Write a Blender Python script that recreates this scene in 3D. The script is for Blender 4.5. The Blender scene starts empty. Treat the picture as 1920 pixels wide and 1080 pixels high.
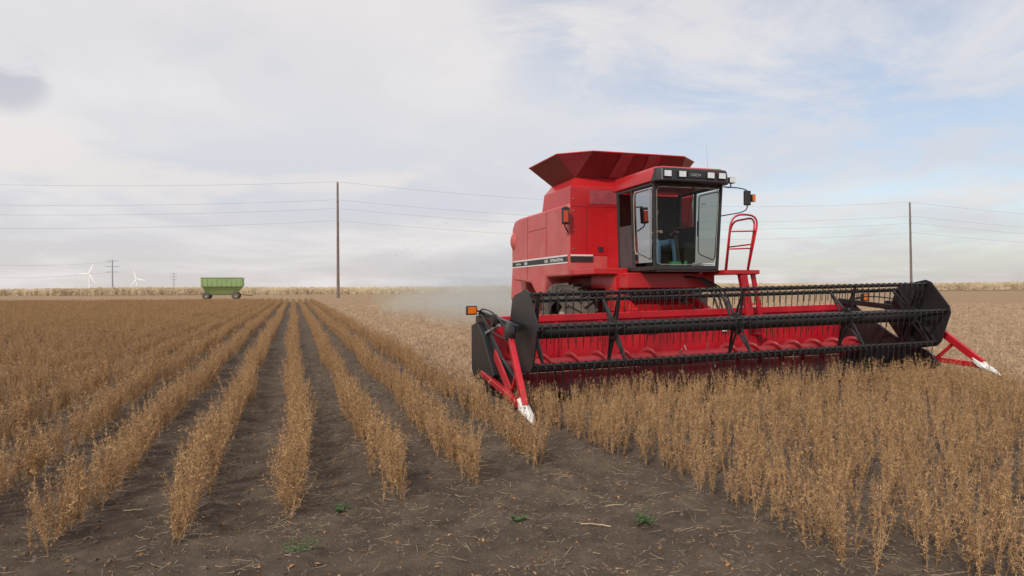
import bpy, bmesh, math, random
import numpy as np
from mathutils import Vector, Matrix
random.seed(7); RN=np.random.RandomState(11)
S=bpy.context.scene; COL=S.collection
R=math.radians; PI=math.pi
TH=math.atan(410/1280); CT,ST=math.cos(TH),math.sin(TH)
CAMH=1.74
def c2w(x,d): return (x*CT+d*ST, d*CT-x*ST)          # lateral, depth -> field coordinates
# ---------------------------------------------------------------- materials
def mat(name,col,rough=.5,metal=0.,var=.0,scale=5.,bump=0.,bscale=40.,dust=0.,dustcol=(.36,.27,.18),world=False,spec=.5,var2=None):
    m=bpy.data.materials.new(name); m.use_nodes=True; nt=m.node_tree; N=nt.nodes; L=nt.links
    b=N['Principled BSDF']; b.inputs['Roughness'].default_value=rough; b.inputs['Metallic'].default_value=metal
    b.inputs['Specular IOR Level'].default_value=spec
    b.inputs['Base Color'].default_value=(*col,1)
    if world: src=N.new('ShaderNodeNewGeometry').outputs['Position']
    else: src=N.new('ShaderNodeTexCoord').outputs['Object']
    out=None
    if var>0 or var2:
        n=N.new('ShaderNodeTexNoise'); n.inputs['Scale'].default_value=scale; n.inputs['Detail'].default_value=5
        L.new(src,n.inputs['Vector'])
        r=N.new('ShaderNodeValToRGB'); r.color_ramp.elements[0].position=.3; r.color_ramp.elements[1].position=.7
        c0=[c*(1-var) for c in col]; c1=[min(1,c*(1+var)) for c in col] if not var2 else var2
        r.color_ramp.elements[0].color=(*c0,1); r.color_ramp.elements[1].color=(*c1,1)
        L.new(n.outputs['Fac'],r.inputs['Fac']); out=r.outputs['Color']
        L.new(out,b.inputs['Base Color'])
    if dust>0:
        n=N.new('ShaderNodeTexNoise'); n.inputs['Scale'].default_value=2.3; n.inputs['Detail'].default_value=7; n.inputs['Roughness'].default_value=.65
        L.new(src,n.inputs['Vector'])
        mr=N.new('ShaderNodeMapRange'); mr.inputs['From Min'].default_value=.35; mr.inputs['From Max'].default_value=.75; mr.inputs['To Max'].default_value=dust; mr.inputs['To Min'].default_value=dust*.25
        L.new(n.outputs['Fac'],mr.inputs['Value'])
        mx=N.new('ShaderNodeMix'); mx.data_type='RGBA'
        if out: L.new(out,mx.inputs[6])
        else: mx.inputs[6].default_value=(*col,1)
        mx.inputs[7].default_value=(*dustcol,1); L.new(mr.outputs[0],mx.inputs[0]); L.new(mx.outputs[2],b.inputs['Base Color'])
        mr2=N.new('ShaderNodeMapRange'); mr2.inputs['To Min'].default_value=rough; mr2.inputs['To Max'].default_value=min(1,rough+.5)
        L.new(mr.outputs[0],mr2.inputs['Value']); L.new(mr2.outputs[0],b.inputs['Roughness'])
    if bump>0:
        n=N.new('ShaderNodeTexNoise'); n.inputs['Scale'].default_value=bscale; n.inputs['Detail'].default_value=6
        L.new(src,n.inputs['Vector']); bp=N.new('ShaderNodeBump'); bp.inputs['Strength'].default_value=bump; bp.inputs['Distance'].default_value=.02
        L.new(n.outputs['Fac'],bp.inputs['Height']); L.new(bp.outputs[0],b.inputs['Normal'])
    return m
def glassmat(name,tint,refl=1.,ior=1.35):
    m=bpy.data.materials.new(name); m.use_nodes=True; nt=m.node_tree; N=nt.nodes; L=nt.links
    for n in list(N): N.remove(n)
    o=N.new('ShaderNodeOutputMaterial'); mx=N.new('ShaderNodeMixShader'); t=N.new('ShaderNodeBsdfTransparent'); g=N.new('ShaderNodeBsdfGlossy')
    t.inputs[0].default_value=(*tint,1); g.inputs['Roughness'].default_value=.02; g.inputs[0].default_value=(.9,.95,1,1)
    f=N.new('ShaderNodeFresnel'); f.inputs[0].default_value=ior
    a=N.new('ShaderNodeMath'); a.operation='MULTIPLY'; a.inputs[1].default_value=refl; L.new(f.outputs[0],a.inputs[0])
    L.new(a.outputs[0],mx.inputs[0]); L.new(t.outputs[0],mx.inputs[1]); L.new(g.outputs[0],mx.inputs[2]); L.new(mx.outputs[0],o.inputs[0])
    return m
M={}
M['red']=mat('red_paint',(.50,.007,.012),.3,0,.12,1.5,dust=.10,dustcol=(.42,.17,.14))
M['hull']=mat('sunlit_dusty_red_paint',(.52,.032,.036),.36,0,.1,1.2,dust=.55,dustcol=(.60,.30,.26))  # pale tint is part dust, part sun highlight painted into the colour
M['hred']=mat('header_red_paint',(.50,.006,.018),.3,0,.25,3,dust=.10,dustcol=(.42,.15,.13))
M['auger']=mat('auger_dark_red_paint',(.30,.006,.014),.4,0,.3,5,dust=.15,dustcol=(.3,.15,.13))
M['ext']=mat('dark_red_sheet',(.20,.012,.018),.45,0,.2,2,dust=.2,dustcol=(.3,.12,.1))
M['black']=mat('black_paint',(.011,.011,.013),.36,0,.2,4,dust=.12,dustcol=(.16,.13,.11))
M['plast']=mat('black_plastic',(.017,.017,.019),.55,dust=.15,dustcol=(.16,.13,.11))
M['grey']=mat('dark_grey_panel',(.05,.05,.058),.5,dust=.15)
M['rubber']=mat('tyre_rubber',(.03,.028,.026),.85,0,.2,8,dust=.75,dustcol=(.24,.19,.15),bump=.3)
M['steel']=mat('worn_steel',(.45,.44,.42),.35,.8,.2,6,dust=.25)
M['white']=mat('white_paint',(.78,.77,.74),.5,dust=.2)
M['dimwhite']=mat('dull_white_lettering',(.42,.42,.42),.5)
M['lens']=mat('lamp_glass',(.75,.77,.78),.12,0,.1,20)
M['amber']=mat('amber_lens',(.75,.16,.01),.2); M['redlens']=mat('red_lens',(.6,.06,.02),.25)
M['glass']=glassmat('cab_glass',(.74,.79,.78),.7)
M['sglass']=glassmat('side_glass',(.42,.42,.39),.45)
M['screen']=mat('pink_screen',(.34,.06,.07),.5,0,.2,6)
M['rimm']=mat('wheel_rim_cream',(.5,.45,.36),.5,dust=.4)
M['gask']=mat('window_gasket',(.30,.27,.22),.6)
M['seat']=mat('seat_fabric',(.045,.035,.032),.9,bump=.3)
M['int']=mat('cab_interior',(.05,.038,.032),.8)
M['skin']=mat('skin',(.62,.35,.25),.55); M['shirt']=mat('dark_shirt',(.035,.033,.036),.9,0,.3,20,bump=.2,bscale=30)
M['jean']=mat('blue_jeans',(.15,.31,.50),.9,0,.25,25,bump=.3,bscale=60); M['boot']=mat('brown_boot',(.08,.05,.03),.8)
M['cap']=mat('dark_cap',(.03,.03,.035),.9); 
M['wood']=mat('weathered_pole_wood',(.20,.15,.13),.9,0,.3,3,bump=.3)
M['wire']=mat('wire_metal',(.36,.37,.39),.6); M['insul']=mat('insulator',(.3,.3,.32),.4)
M['turb']=mat('turbine_white',(.95,.96,.98),.5); M['pylon']=mat('distant_pylon',(.30,.33,.38),.8)  # pylon tone made paler, aerial haze put into its colour
M['cgreen']=mat('green_cart_paint',(.25,.38,.14),.5,0,.12,1,dust=.35,dustcol=(.38,.40,.26)); M['cdark']=mat('dark_green_cart_steel',(.06,.10,.035),.6,dust=.2)  # second one: darker green steel for frame, hitch and lower rail
M['pod']=mat('dry_pod',(.25,.125,.045),.75,0,.35,18,world=True,var2=(.62,.375,.165))
M['stem']=mat('dry_stem',(.38,.23,.12),.8,0,.3,9,world=True)
M['dleaf']=mat('dry_leaf',(.28,.13,.05),.85,0,.4,9,world=True,var2=(.48,.25,.10))
M['straw']=mat('straw',(.40,.30,.20),.85,0,.4,9,world=True)
M['stub']=mat('stubble_stem',(.48,.34,.22),.85,0,.3,3,world=True)
M['clod']=mat('soil_clod',(.13,.095,.072),.95,0,.35,12,bump=.6,bscale=60,world=True)
M['corn']=mat('dry_corn',(.66,.52,.34),.85,0,.2,.12,world=True,var2=(.78,.66,.46))  # brightened colour stands in for haze along the horizon
M['weed']=mat('weed_green',(.06,.11,.03),.7,0,.4,30)
M['green']=mat('green_wrap',(.03,.45,.12),.4); M['paper']=mat('paper',(.85,.85,.83),.7)
# ---------------------------------------------------------------- mesh helpers
def tag(o,label=None,cat=None,group=None,kind=None):
    if label: o['label']=label
    if cat: o['category']=cat
    if group: o['group']=group
    if kind: o['kind']=kind
    return o
def empty(name,loc,label,cat,group=None,rz=0):
    o=bpy.data.objects.new(name,None); COL.objects.link(o); o.location=loc; o.rotation_euler=(0,0,rz); o.empty_display_size=.2
    return tag(o,label,cat,group)
class MB:
    def __init__(s): s.v=[]; s.f=[]
    def add(s,vs,fs):
        k=len(s.v); s.v+= [tuple(p) for p in vs]; s.f+=[tuple(i+k for i in f) for f in fs]; return s
    def box(s,x0,x1,y0,y1,z0,z1,rot=None,piv=None):
        vs=[(x,y,z) for z in (z0,z1) for y in (y0,y1) for x in (x0,x1)]
        if rot is not None:
            p=Vector(piv) if piv else Vector(((x0+x1)/2,(y0+y1)/2,(z0+z1)/2)); vs=[p+rot@(Vector(v)-p) for v in vs]
        return s.add(vs,[(0,2,3,1),(4,5,7,6),(0,1,5,4),(2,6,7,3),(0,4,6,2),(1,3,7,5)])
    def tube(s,a,b,r,n=8,r2=None,cap=True):
        a=Vector(a); b=Vector(b); d=(b-a).normalized(); u=d.orthogonal().normalized(); w=d.cross(u); r2=r if r2 is None else r2
        vs=[a+(u*math.cos(t)+w*math.sin(t))*r for t in [2*PI*i/n for i in range(n)]]+[b+(u*math.cos(t)+w*math.sin(t))*r2 for t in [2*PI*i/n for i in range(n)]]
        fs=[(i,(i+1)%n,n+(i+1)%n,n+i) for i in range(n)]
        if cap: fs+=[tuple(range(n))[::-1],tuple(range(n,2*n))]
        return s.add(vs,fs)
    def path(s,ps,r,n=8):
        for a,b in zip(ps[:-1],ps[1:]): s.tube(a,b,r,n)
        return s
    def sweep(s,ps,r,n=8):               # one continuous bent tube
        ps=[Vector(p) for p in ps]; vs=[]; u=None
        for i,p in enumerate(ps):
            d=(ps[min(i+1,len(ps)-1)]-ps[max(i-1,0)]).normalized()
            u=d.orthogonal().normalized() if u is None else (u-d*u.dot(d)).normalized(); w=d.cross(u)
            vs+=[p+(u*math.cos(2*PI*k/n)+w*math.sin(2*PI*k/n))*r for k in range(n)]
        m=len(ps); return s.add(vs,[(j*n+i,j*n+(i+1)%n,(j+1)*n+(i+1)%n,(j+1)*n+i) for j in range(m-1) for i in range(n)]+[tuple(range(n)),tuple(range((m-1)*n,m*n))])
    def beam(s,a,b,w,h,up=(0,0,1)):
        a=Vector(a); b=Vector(b); d=(b-a).normalized(); u=d.cross(Vector(up)).normalized(); t=u.cross(d)
        o=[u*w/2*i+t*h/2*j for i,j in ((-1,-1),(1,-1),(1,1),(-1,1))]
        return s.add([a+q for q in o]+[b+q for q in o],[(3,2,1,0),(4,5,6,7),(0,1,5,4),(1,2,6,5),(2,3,7,6),(3,0,4,7)])
    def prism(s,prof,x0,x1,ax='x'):
        n=len(prof)
        P=(lambda q,t:(t,q[0],q[1])) if ax=='x' else ((lambda q,t:(q[0],q[1],t)) if ax=='z' else (lambda q,t:(q[0],t,q[1])))
        vs=[P(q,x0) for q in prof]+[P(q,x1) for q in prof]
        return s.add(vs,[(i,(i+1)%n,n+(i+1)%n,n+i) for i in range(n)]+[tuple(range(n))[::-1],tuple(range(n,2*n))])
    def lathe(s,prof,c,n=32,ax='x',closed=False):
        c=Vector(c); vs=[]
        for a,r in prof:
            for i in range(n):
                t=2*PI*i/n; p=(a,r*math.cos(t),r*math.sin(t)) if ax=='x' else ((r*math.cos(t),a,r*math.sin(t)) if ax=='y' else (r*math.cos(t),r*math.sin(t),a))
                vs.append(c+Vector(p))
        m=len(prof); fs=[]
        for j in range(m if closed else m-1):
            k=(j+1)%m
            for i in range(n): fs.append((j*n+i,j*n+(i+1)%n,k*n+(i+1)%n,k*n+i))
        return s.add(vs,fs)
    def build(s,name,m,parent=None,bevel=0,smooth=False,tf=None,kind=None,label=None,solid=0,loc=None):
        me=bpy.data.meshes.new(name); vs=[tf(v) for v in s.v] if tf else s.v
        me.from_pydata(vs,[],s.f); me.validate()
        bm=bmesh.new(); bm.from_mesh(me); bmesh.ops.recalc_face_normals(bm,faces=bm.faces); bm.to_mesh(me); bm.free()
        me.materials.append(m); o=bpy.data.objects.new(name,me); COL.objects.link(o)
        if parent: o.parent=parent
        if loc: o.location=loc
        if solid: q=o.modifiers.new('solid','SOLIDIFY'); q.thickness=solid; q.offset=0
        if bevel: q=o.modifiers.new('bev','BEVEL'); q.width=bevel; q.segments=2; q.limit_method='ANGLE'; q.angle_limit=R(35)
        if smooth is True: me.shade_smooth()
        elif smooth: me.shade_smooth(); me.set_sharp_from_angle(angle=R(smooth))
        return tag(o,label,kind=kind)
def arc_pts(corners,rad,n=5):
    """round the corners of a polyline"""
    P=[Vector(c) for c in corners]; out=[P[0]]
    for i in range(1,len(P)-1):
        a=(P[i-1]-P[i]); b=(P[i+1]-P[i]); r=min(rad,a.length*.48,b.length*.48); p0=P[i]+a.normalized()*r; p1=P[i]+b.normalized()*r
        for k in range(n+1):
            t=k/n; out.append(p0*(1-t)**2+P[i]*2*t*(1-t)+p1*t*t)
    out.append(P[-1]); return out
def sphere_mb(c,rx,ry,rz,n=16,m=10):
    b=MB(); vs=[];fs=[]
    for j in range(m+1):
        ph=PI*j/m
        for i in range(n):
            t=2*PI*i/n; vs.append((c[0]+rx*math.sin(ph)*math.cos(t),c[1]+ry*math.sin(ph)*math.sin(t),c[2]+rz*math.cos(ph)))
    for j in range(m):
        for i in range(n): fs.append((j*n+i,j*n+(i+1)%n,(j+1)*n+(i+1)%n,(j+1)*n+i))
    b.add(vs,fs); return b
def text(name,body,size,loc,rot,m,parent,xs=1,label=None,bold=0):
    c=bpy.data.curves.new(name,'FONT'); c.body=body; c.size=size; c.align_x='LEFT'; c.extrude=.001; c.offset=bold
    t=bpy.data.objects.new(name+'_tmp',c); COL.objects.link(t)
    bpy.context.view_layer.update()
    me=bpy.data.meshes.new_from_object(t.evaluated_get(bpy.context.evaluated_depsgraph_get())); bpy.data.objects.remove(t)
    me.materials.clear(); me.materials.append(m); o=bpy.data.objects.new(name,me); COL.objects.link(o); o.parent=parent
    o.matrix_local=Matrix.Translation(loc)@rot.to_4x4()@Matrix.Diagonal((xs,1,1,1)); return tag(o,label)
# ---------------------------------------------------------------- noise / ground
LAT=RN.rand(256,256)
def vn(x,y):
    xi=np.floor(x).astype(int); yi=np.floor(y).astype(int); fx=x-xi; fy=y-yi
    fx=fx*fx*(3-2*fx); fy=fy*fy*(3-2*fy); a=LAT[xi%256,yi%256]; b=LAT[(xi+1)%256,yi%256]; c=LAT[xi%256,(yi+1)%256]; d=LAT[(xi+1)%256,(yi+1)%256]
    return (a*(1-fx)+b*fx)*(1-fy)+(c*(1-fx)+d*fx)*fy-.5
ROW=.77
def gh(u,v):
    u=np.asarray(u,float); v=np.asarray(v,float)
    near=np.clip(1-(np.hypot(u,v)-18)/20,0,1)
    h=.06*vn(u*1.1,v*1.1)+.045*vn(u*3.1+9,v*3.1)+.032*vn(u*7.3,v*7.3+5)+.025*vn(u*15,v*15)
    h+=.018*np.cos(2*PI*u/ROW)*(v>4.3)
    return h*near
def graded(a,b,st,lo,hi):
    m=list(np.arange(a,b,st)); x=b; s=st; up=[]
    while x<hi: up.append(x); s*=1.13; x+=s
    up.append(hi); x=a; s=st; dn=[]
    while x>lo: s*=1.13; x-=s; dn.append(max(x,lo))
    return np.array(dn[::-1]+m+up)
gx=graded(-5,10,.03,-7000,9000); gy=graded(2.0,11,.03,-60,9000)
X,Y=np.meshgrid(gx,gy); Z=gh(X,Y)
nx,ny=len(gx),len(gy)
verts=np.stack([X.ravel(),Y.ravel(),Z.ravel()],1)
idx=np.arange(nx*ny).reshape(ny,nx)
quads=np.stack([idx[:-1,:-1].ravel(),idx[:-1,1:].ravel(),idx[1:,1:].ravel(),idx[1:,:-1].ravel()],1)
me=bpy.data.meshes.new('ground'); me.vertices.add(len(verts)); me.vertices.foreach_set('co',verts.ravel().astype(np.float32))
me.loops.add(quads.size); me.loops.foreach_set('vertex_index',quads.ravel().astype(np.int32))
me.polygons.add(len(quads)); me.polygons.foreach_set('loop_start',(np.arange(len(quads))*4).astype(np.int32)); me.update(calc_edges=True); me.shade_smooth()
ground=bpy.data.objects.new('ground',me); COL.objects.link(ground); tag(ground,'dark bare soil and pale harvested field reaching the horizon','field',kind='structure')
def groundmat():
    m=bpy.data.materials.new('field_soil'); m.use_nodes=True; nt=m.node_tree; N=nt.nodes; L=nt.links; b=N['Principled BSDF']; b.inputs['Roughness'].default_value=.95; b.inputs['Specular IOR Level'].default_value=.15
    g=N.new('ShaderNodeNewGeometry').outputs['Position']; sp=N.new('ShaderNodeSeparateXYZ'); L.new(g,sp.inputs[0])
    def noise(s,d=6,r=.6,vec=None):
        n=N.new('ShaderNodeTexNoise'); n.inputs['Scale'].default_value=s; n.inputs['Detail'].default_value=d; n.inputs['Roughness'].default_value=r; L.new(vec or g,n.inputs['Vector']); return n.outputs['Fac']
    def math_(op,a,b_=None,c=None):
        n=N.new('ShaderNodeMath'); n.operation=op
        for i,q in enumerate((a,b_,c)):
            if q is None: continue
            if isinstance(q,(int,float)): n.inputs[i].default_value=q
            else: L.new(q,n.inputs[i])
        return n.outputs[0]
    def ramp(f,st):
        r=N.new('ShaderNodeValToRGB'); e=r.color_ramp.elements
        while len(e)<len(st): e.new(.5)
        for i,(p,c) in enumerate(st): e[i].position=p; e[i].color=(*c,1)
        L.new(f,r.inputs[0]); return r.outputs[0]
    def mix(f,a,b_):
        n=N.new('ShaderNodeMix'); n.data_type='RGBA'; L.new(f,n.inputs[0]); L.new(a,n.inputs[6]); L.new(b_,n.inputs[7]); return n.outputs[2]
    def sstep(v,a,b_):
        n=N.new('ShaderNodeMapRange'); n.interpolation_type='SMOOTHSTEP'; n.inputs['From Min'].default_value=a; n.inputs['From Max'].default_value=b_; L.new(v,n.inputs['Value']); return n.outputs[0]
    soil=ramp(noise(2.6,10,.74),[(.28,(.058,.041,.031)),(.5,(.118,.086,.064)),(.74,(.20,.148,.108))])
    chaff=ramp(noise(75,4,.7),[(.56,(0,0,0)),(.66,(1,1,1))])
    chc=ramp(noise(21),[(.3,(.14,.095,.06)),(.7,(.33,.24,.155))])
    ch=math_('MULTIPLY',chaff,math_('MULTIPLY',sstep(noise(1.3,3),.35,.6),.85))
    soil2=mix(ch,soil,chc)
    mp=N.new('ShaderNodeMapping'); mp.inputs['Scale'].default_value=(1.3,.12,1); L.new(g,mp.inputs[0])
    st=ramp(noise(1.2,7,.6,mp.outputs[0]),[(.3,(.24,.15,.08)),(.5,(.33,.215,.12)),(.7,(.42,.29,.175))])
    st2=ramp(noise(9,5,.7),[(.35,(.18,.12,.07)),(.65,(.42,.30,.19))]); 
    st3=N.new('ShaderNodeMix'); st3.data_type='RGBA'; st3.inputs[0].default_value=.45; L.new(st,st3.inputs[6]); L.new(st2,st3.inputs[7])
    wob=math_('MULTIPLY',math_('SUBTRACT',noise(1.5,3),.5),1.2)
    ux=math_('ADD',sp.outputs[0],wob); vy=math_('ADD',sp.outputs[1],wob)
    a=math_('MULTIPLY',sstep(ux,2.9,3.5),sstep(vy,10.4,11.4))
    bb=sstep(ux,10.9,11.5)
    dep=math_('ADD',math_('MULTIPLY',sp.outputs[0],ST),math_('MULTIPLY',sp.outputs[1],CT))
    c=sstep(dep,90,95)
    mask=math_('MAXIMUM',math_('MAXIMUM',a,bb),c)
    col=mix(mask,soil2,st3.outputs[2]); L.new(col,b.inputs['Base Color'])
    h=math_('ADD',math_('MULTIPLY',noise(11,9,.75),1.),math_('MULTIPLY',noise(70,4,.6),.4))
    bp=N.new('ShaderNodeBump'); bp.inputs['Strength'].default_value=.9; bp.inputs['Distance'].default_value=.05; L.new(h,bp.inputs['Height']); L.new(bp.outputs[0],b.inputs['Normal'])
    return m
me.materials.append(groundmat())
# ---------------------------------------------------------------- scatter by geometry nodes (stuff only)
def protomesh(name,vs,fs,mi,mats):
    me=bpy.data.meshes.new(name); me.from_pydata(vs,[],fs)
    for m in mats: me.materials.append(m)
    me.polygons.foreach_set('material_index',mi); me.update()
    return bpy.data.objects.new(name,me)
def scatter(name,pts,rot,scl,ind,protos,label,cat,mats):
    n=len(pts); me=bpy.data.meshes.new(name); me.vertices.add(n); me.vertices.foreach_set('co',np.asarray(pts,np.float32).ravel())
    a=me.attributes.new('rot','FLOAT_VECTOR','POINT'); a.data.foreach_set('vector',np.asarray(rot,np.float32).ravel())
    a=me.attributes.new('scl','FLOAT_VECTOR','POINT'); a.data.foreach_set('vector',np.asarray(scl,np.float32).ravel())
    a=me.attributes.new('ind','INT','POINT'); a.data.foreach_set('value',np.asarray(ind,np.int32))
    for m in mats: me.materials.append(m)
    o=bpy.data.objects.new(name,me); COL.objects.link(o); tag(o,label,cat,kind='stuff')
    ng=bpy.data.node_groups.new(name,'GeometryNodeTree'); ng.interface.new_socket('Geometry',in_out='INPUT',socket_type='NodeSocketGeometry'); ng.interface.new_socket('Geometry',in_out='OUTPUT',socket_type='NodeSocketGeometry')
    N=ng.nodes; L=ng.links; gi=N.new('NodeGroupInput'); go=N.new('NodeGroupOutput'); ip=N.new('GeometryNodeInstanceOnPoints'); j=N.new('GeometryNodeJoinGeometry')
    L.new(gi.outputs[0],ip.inputs['Points'])
    for p in protos:
        oi=N.new('GeometryNodeObjectInfo'); oi.inputs['Object'].default_value=p; g2=N.new('GeometryNodeGeometryToInstance'); L.new(oi.outputs['Geometry'],g2.inputs[0]); L.new(g2.outputs[0],j.inputs[0])
    L.new(j.outputs[0],ip.inputs['Instance']); ip.inputs['Pick Instance'].default_value=True
    def na(nm,t):
        q=N.new('GeometryNodeInputNamedAttribute'); q.data_type=t; q.inputs['Name'].default_value=nm; return q.outputs['Attribute']
    L.new(na('ind','INT'),ip.inputs['Instance Index']); L.new(na('rot','FLOAT_VECTOR'),ip.inputs['Rotation']); L.new(na('scl','FLOAT_VECTOR'),ip.inputs['Scale'])
    L.new(ip.outputs[0],go.inputs[0]); md=o.modifiers.new('scatter','NODES'); md.node_group=ng
    return o
def bean(seed,H=.47):
    r=random.Random(seed); vs=[];fs=[];mi=[]
    def seg(a,b,ra,rb,m):
        a=Vector(a);b=Vector(b); d=(b-a).normalized(); u=d.orthogonal().normalized(); w=d.cross(u); k=len(vs)
        for p,q in ((a,ra),(b,rb)):
            for i in range(3): t=2*PI*i/3; vs.append(tuple(p+(u*math.cos(t)+w*math.sin(t))*q))
        for i in range(3): fs.append((k+i,k+(i+1)%3,k+3+(i+1)%3,k+3+i)); mi.append(m)
    def pod(p,d,l,w):
        p=Vector(p); d=Vector(d).normalized(); u=d.orthogonal().normalized(); q=d.cross(u); k=len(vs); bend=Vector((0,0,-.2*l)); mid=p+d*l*.45+bend*.3
        vs.append(tuple(p)); t0=r.random()*6
        for i in range(3): t=t0+2*PI*i/3; vs.append(tuple(mid+(u*math.cos(t)+q*math.sin(t)*.7)*w))
        vs.append(tuple(p+d*l+bend*.2))
        for i in range(3): fs.append((k,k+1+i,k+1+(i+1)%3)); mi.append(0); fs.append((k+4,k+1+(i+1)%3,k+1+i)); mi.append(0)
    def leaf(p,s):
        p=Vector(p); a=r.random()*6.3; d=Vector((math.cos(a),math.sin(a),-r.random()*1.5)).normalized(); u=d.cross(Vector((r.random()-.5,r.random()-.5,1))).normalized(); k=len(vs)
        n=d.cross(u)
        for q in (p,p+d*s*.5+u*s*.25+n*s*.1,p+d*s,p+d*s*.5-u*s*.25+n*s*.12): vs.append(tuple(q))
        fs.append((k,k+1,k+2)); mi.append(2); fs.append((k,k+2,k+3)); mi.append(2)
    def stem(p,d,L,rad,dens):
        p=Vector(p); n=max(3,int(L/.05)); d=Vector(d).normalized()
        for i in range(n):
            d2=(d+Vector((r.gauss(0,.06),r.gauss(0,.06),.10))).normalized(); q=p+d2*L/n; seg(p,q,rad*(1-i/n*.6),rad*(1-(i+1)/n*.6),1)
            k=dens*(1.25 if q.z>.11 else .35)
            for _ in range(int(k+r.random())):
                a=r.random()*6.283; e=r.uniform(-1.8,2.4); t=p.lerp(q,r.random()); pod(t,(math.cos(a),math.sin(a),e),r.uniform(.020,.036),r.uniform(.0026,.0045))
            p=q; d=d2
        for _ in range(2): a=r.random()*6.283; pod(p,(math.cos(a)*.4,math.sin(a)*.4,1),r.uniform(.02,.03),.0022)
        return p
    stem((0,0,0),(r.gauss(0,.06),r.gauss(0,.06),1),H*r.uniform(.78,1.2),.003,4.6)
    for b in range(r.randint(3,5)):
        a=r.random()*6.283; stem((0,0,H*r.uniform(.03,.3)),(math.cos(a)*.27,math.sin(a)*.27,1),H*r.uniform(.45,.85),.002,3.6)
    for b in range(6):           # bare leaf stalks
        a=r.random()*6.283; z=H*r.uniform(.15,.85); seg((0,0,z),(math.cos(a)*.09,math.sin(a)*.09,z+r.uniform(.0,.12)),.0012,.0008,1)
    for _ in range(3):
        a=r.random()*6.283; q=r.uniform(.02,.1); leaf((math.cos(a)*q,math.sin(a)*q,r.uniform(.02,H*.7)),r.uniform(.02,.04))
    return protomesh('bean_plant_form',vs,fs,mi,[M['pod'],M['stem'],M['dleaf']])
BE=[bean(i+1) for i in range(14)]
def run_row(P,u,v0,v1,dens,k,jit=.04):
    v=v0
    while v<v1:
        dep=abs(v)+1
        d=dens*(1 if dep<22 else (.62 if dep<45 else .4))
        wide=1 if dep<22 else (1.3 if dep<45 else 1.7)
        v+=random.expovariate(d) if random.random()<.5 else 1/d
        P.append((u+random.gauss(0,jit)+.04*math.sin(v*.9+k*2.1)+.03*math.sin(v*.23+k),v,wide))
def place_beans(name,P,label,sc=1):
    P=np.array(P); n=len(P); z=gh(P[:,0],P[:,1])-.01
    pts=np.stack([P[:,0],P[:,1],z],1); rot=np.stack([RN.normal(0,.12,n),RN.normal(0,.12,n),RN.rand(n)*6.28],1)
    s=sc*RN.uniform(.70,1.12,n)*(1+.25*vn(P[:,0]*.6,P[:,1]*.45)); scl=np.stack([s*P[:,2],s*P[:,2],s],1)
    scatter(name,pts,rot,scl,RN.randint(0,len(BE),n),BE,label,'crop',[M['pod'],M['stem'],M['dleaf']])
P=[]
for k in range(-64,4):
    u=k*ROW; ve=5.3+.33*u if u>-2 else 4.6
    v0=max(ve,(-u-5)/.5)+random.uniform(-.1,.1); v1=(93-u*ST)/CT
    if v1>v0: run_row(P,u,v0,v1,23,k,.045)
place_beans('soybean_crop',P,'long parallel rows of dry brown soybean plants running away to the far edge of the field on the left',1.03)
P=[]
run_row(P,3.06,6.25,9.2,21,1); 
for k in range(0,16):
    u=3.42+.5*k
    run_row(P,u,[3.2,1.8,1.1,.8,.5][min(k,4)],9.25,18,k+7,.12)
place_beans('soybean_crop',P,'dense block of dry golden soybean plants standing in front of the black reel on the right',.97)
def strawproto(seed):
    r=random.Random(seed); b=MB(); L=r.uniform(.03,.13); p=Vector((-L/2,0,.004)); 
    for i in range(3):
        q=p+Vector((L/3,r.gauss(0,.004),r.gauss(0,.003))); b.tube(p,q,.0011+.0008*r.random(),4); p=q
    return protomesh('straw_form',b.v,b.f,[0]*len(b.f),[M['straw']])
SP=[strawproto(i) for i in range(6)]
def leafproto(seed):
    r=random.Random(seed); s=r.uniform(.010,.020); v=[(-s,0,.002),(0,-s*.5,.008),(s,0,.004),(0,s*.5,.010),(0,0,.003)]
    return protomesh('leaf_form',v,[(0,1,4),(1,2,4),(2,3,4),(3,0,4)],[0]*4,[M['dleaf']])
LP=[leafproto(i) for i in range(3)]
def clodproto(seed):
    r=random.Random(seed); bm=bmesh.new(); bmesh.ops.create_icosphere(bm,subdivisions=2,radius=1)
    for v in bm.verts: v.co*=r.uniform(.65,1.2); v.co.z*=.6
    me=bpy.data.meshes.new('clod_form'); bm.to_mesh(me); bm.free(); me.materials.append(M['clod']); return bpy.data.objects.new('clod_form',me)
CP=[clodproto(i) for i in range(5)]
def field_pts(n,u0,u1,v0,v1,pw=1.):
    return RN.uniform(u0,u1,n), v0+(v1-v0)*RN.rand(n)**pw
u,v=field_pts(130000,-7,9,2.2,17,1.5); n=len(u); off=np.abs(((u/ROW+.5)%1)-.5); inrow=(v>5)&(u<3); w_=np.where(inrow,np.clip(1.3-off*2.4,.2,1),.45)*(.4+1.2*(vn(u*1.4,v*1.4)+.5)); keep=RN.rand(n)<w_*.62
u,v=u[keep],v[keep]; n=len(u)
scatter('straw_litter',np.stack([u,v,gh(u,v)+.003],1),np.stack([RN.normal(0,.12,n),RN.normal(0,.18,n),RN.rand(n)*6.28],1),np.repeat((.3+.9*RN.rand(n)**2)[:,None],3,1),RN.randint(0,6,n),SP,'pale broken straw and chaff lying on the dark soil','straw',[M['straw']])
u,v=field_pts(9000,-7,9,2.2,14,1.4); n=len(u)
scatter('fallen_leaves',np.stack([u,v,gh(u,v)+.002],1),np.stack([RN.normal(0,.4,n),RN.normal(0,.4,n),RN.rand(n)*6.28],1),np.repeat((.4+.9*RN.rand(n)**2)[:,None],3,1),RN.randint(0,3,n),LP,'small curled brown leaves fallen between the crop rows','leaves',[M['dleaf']])
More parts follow.
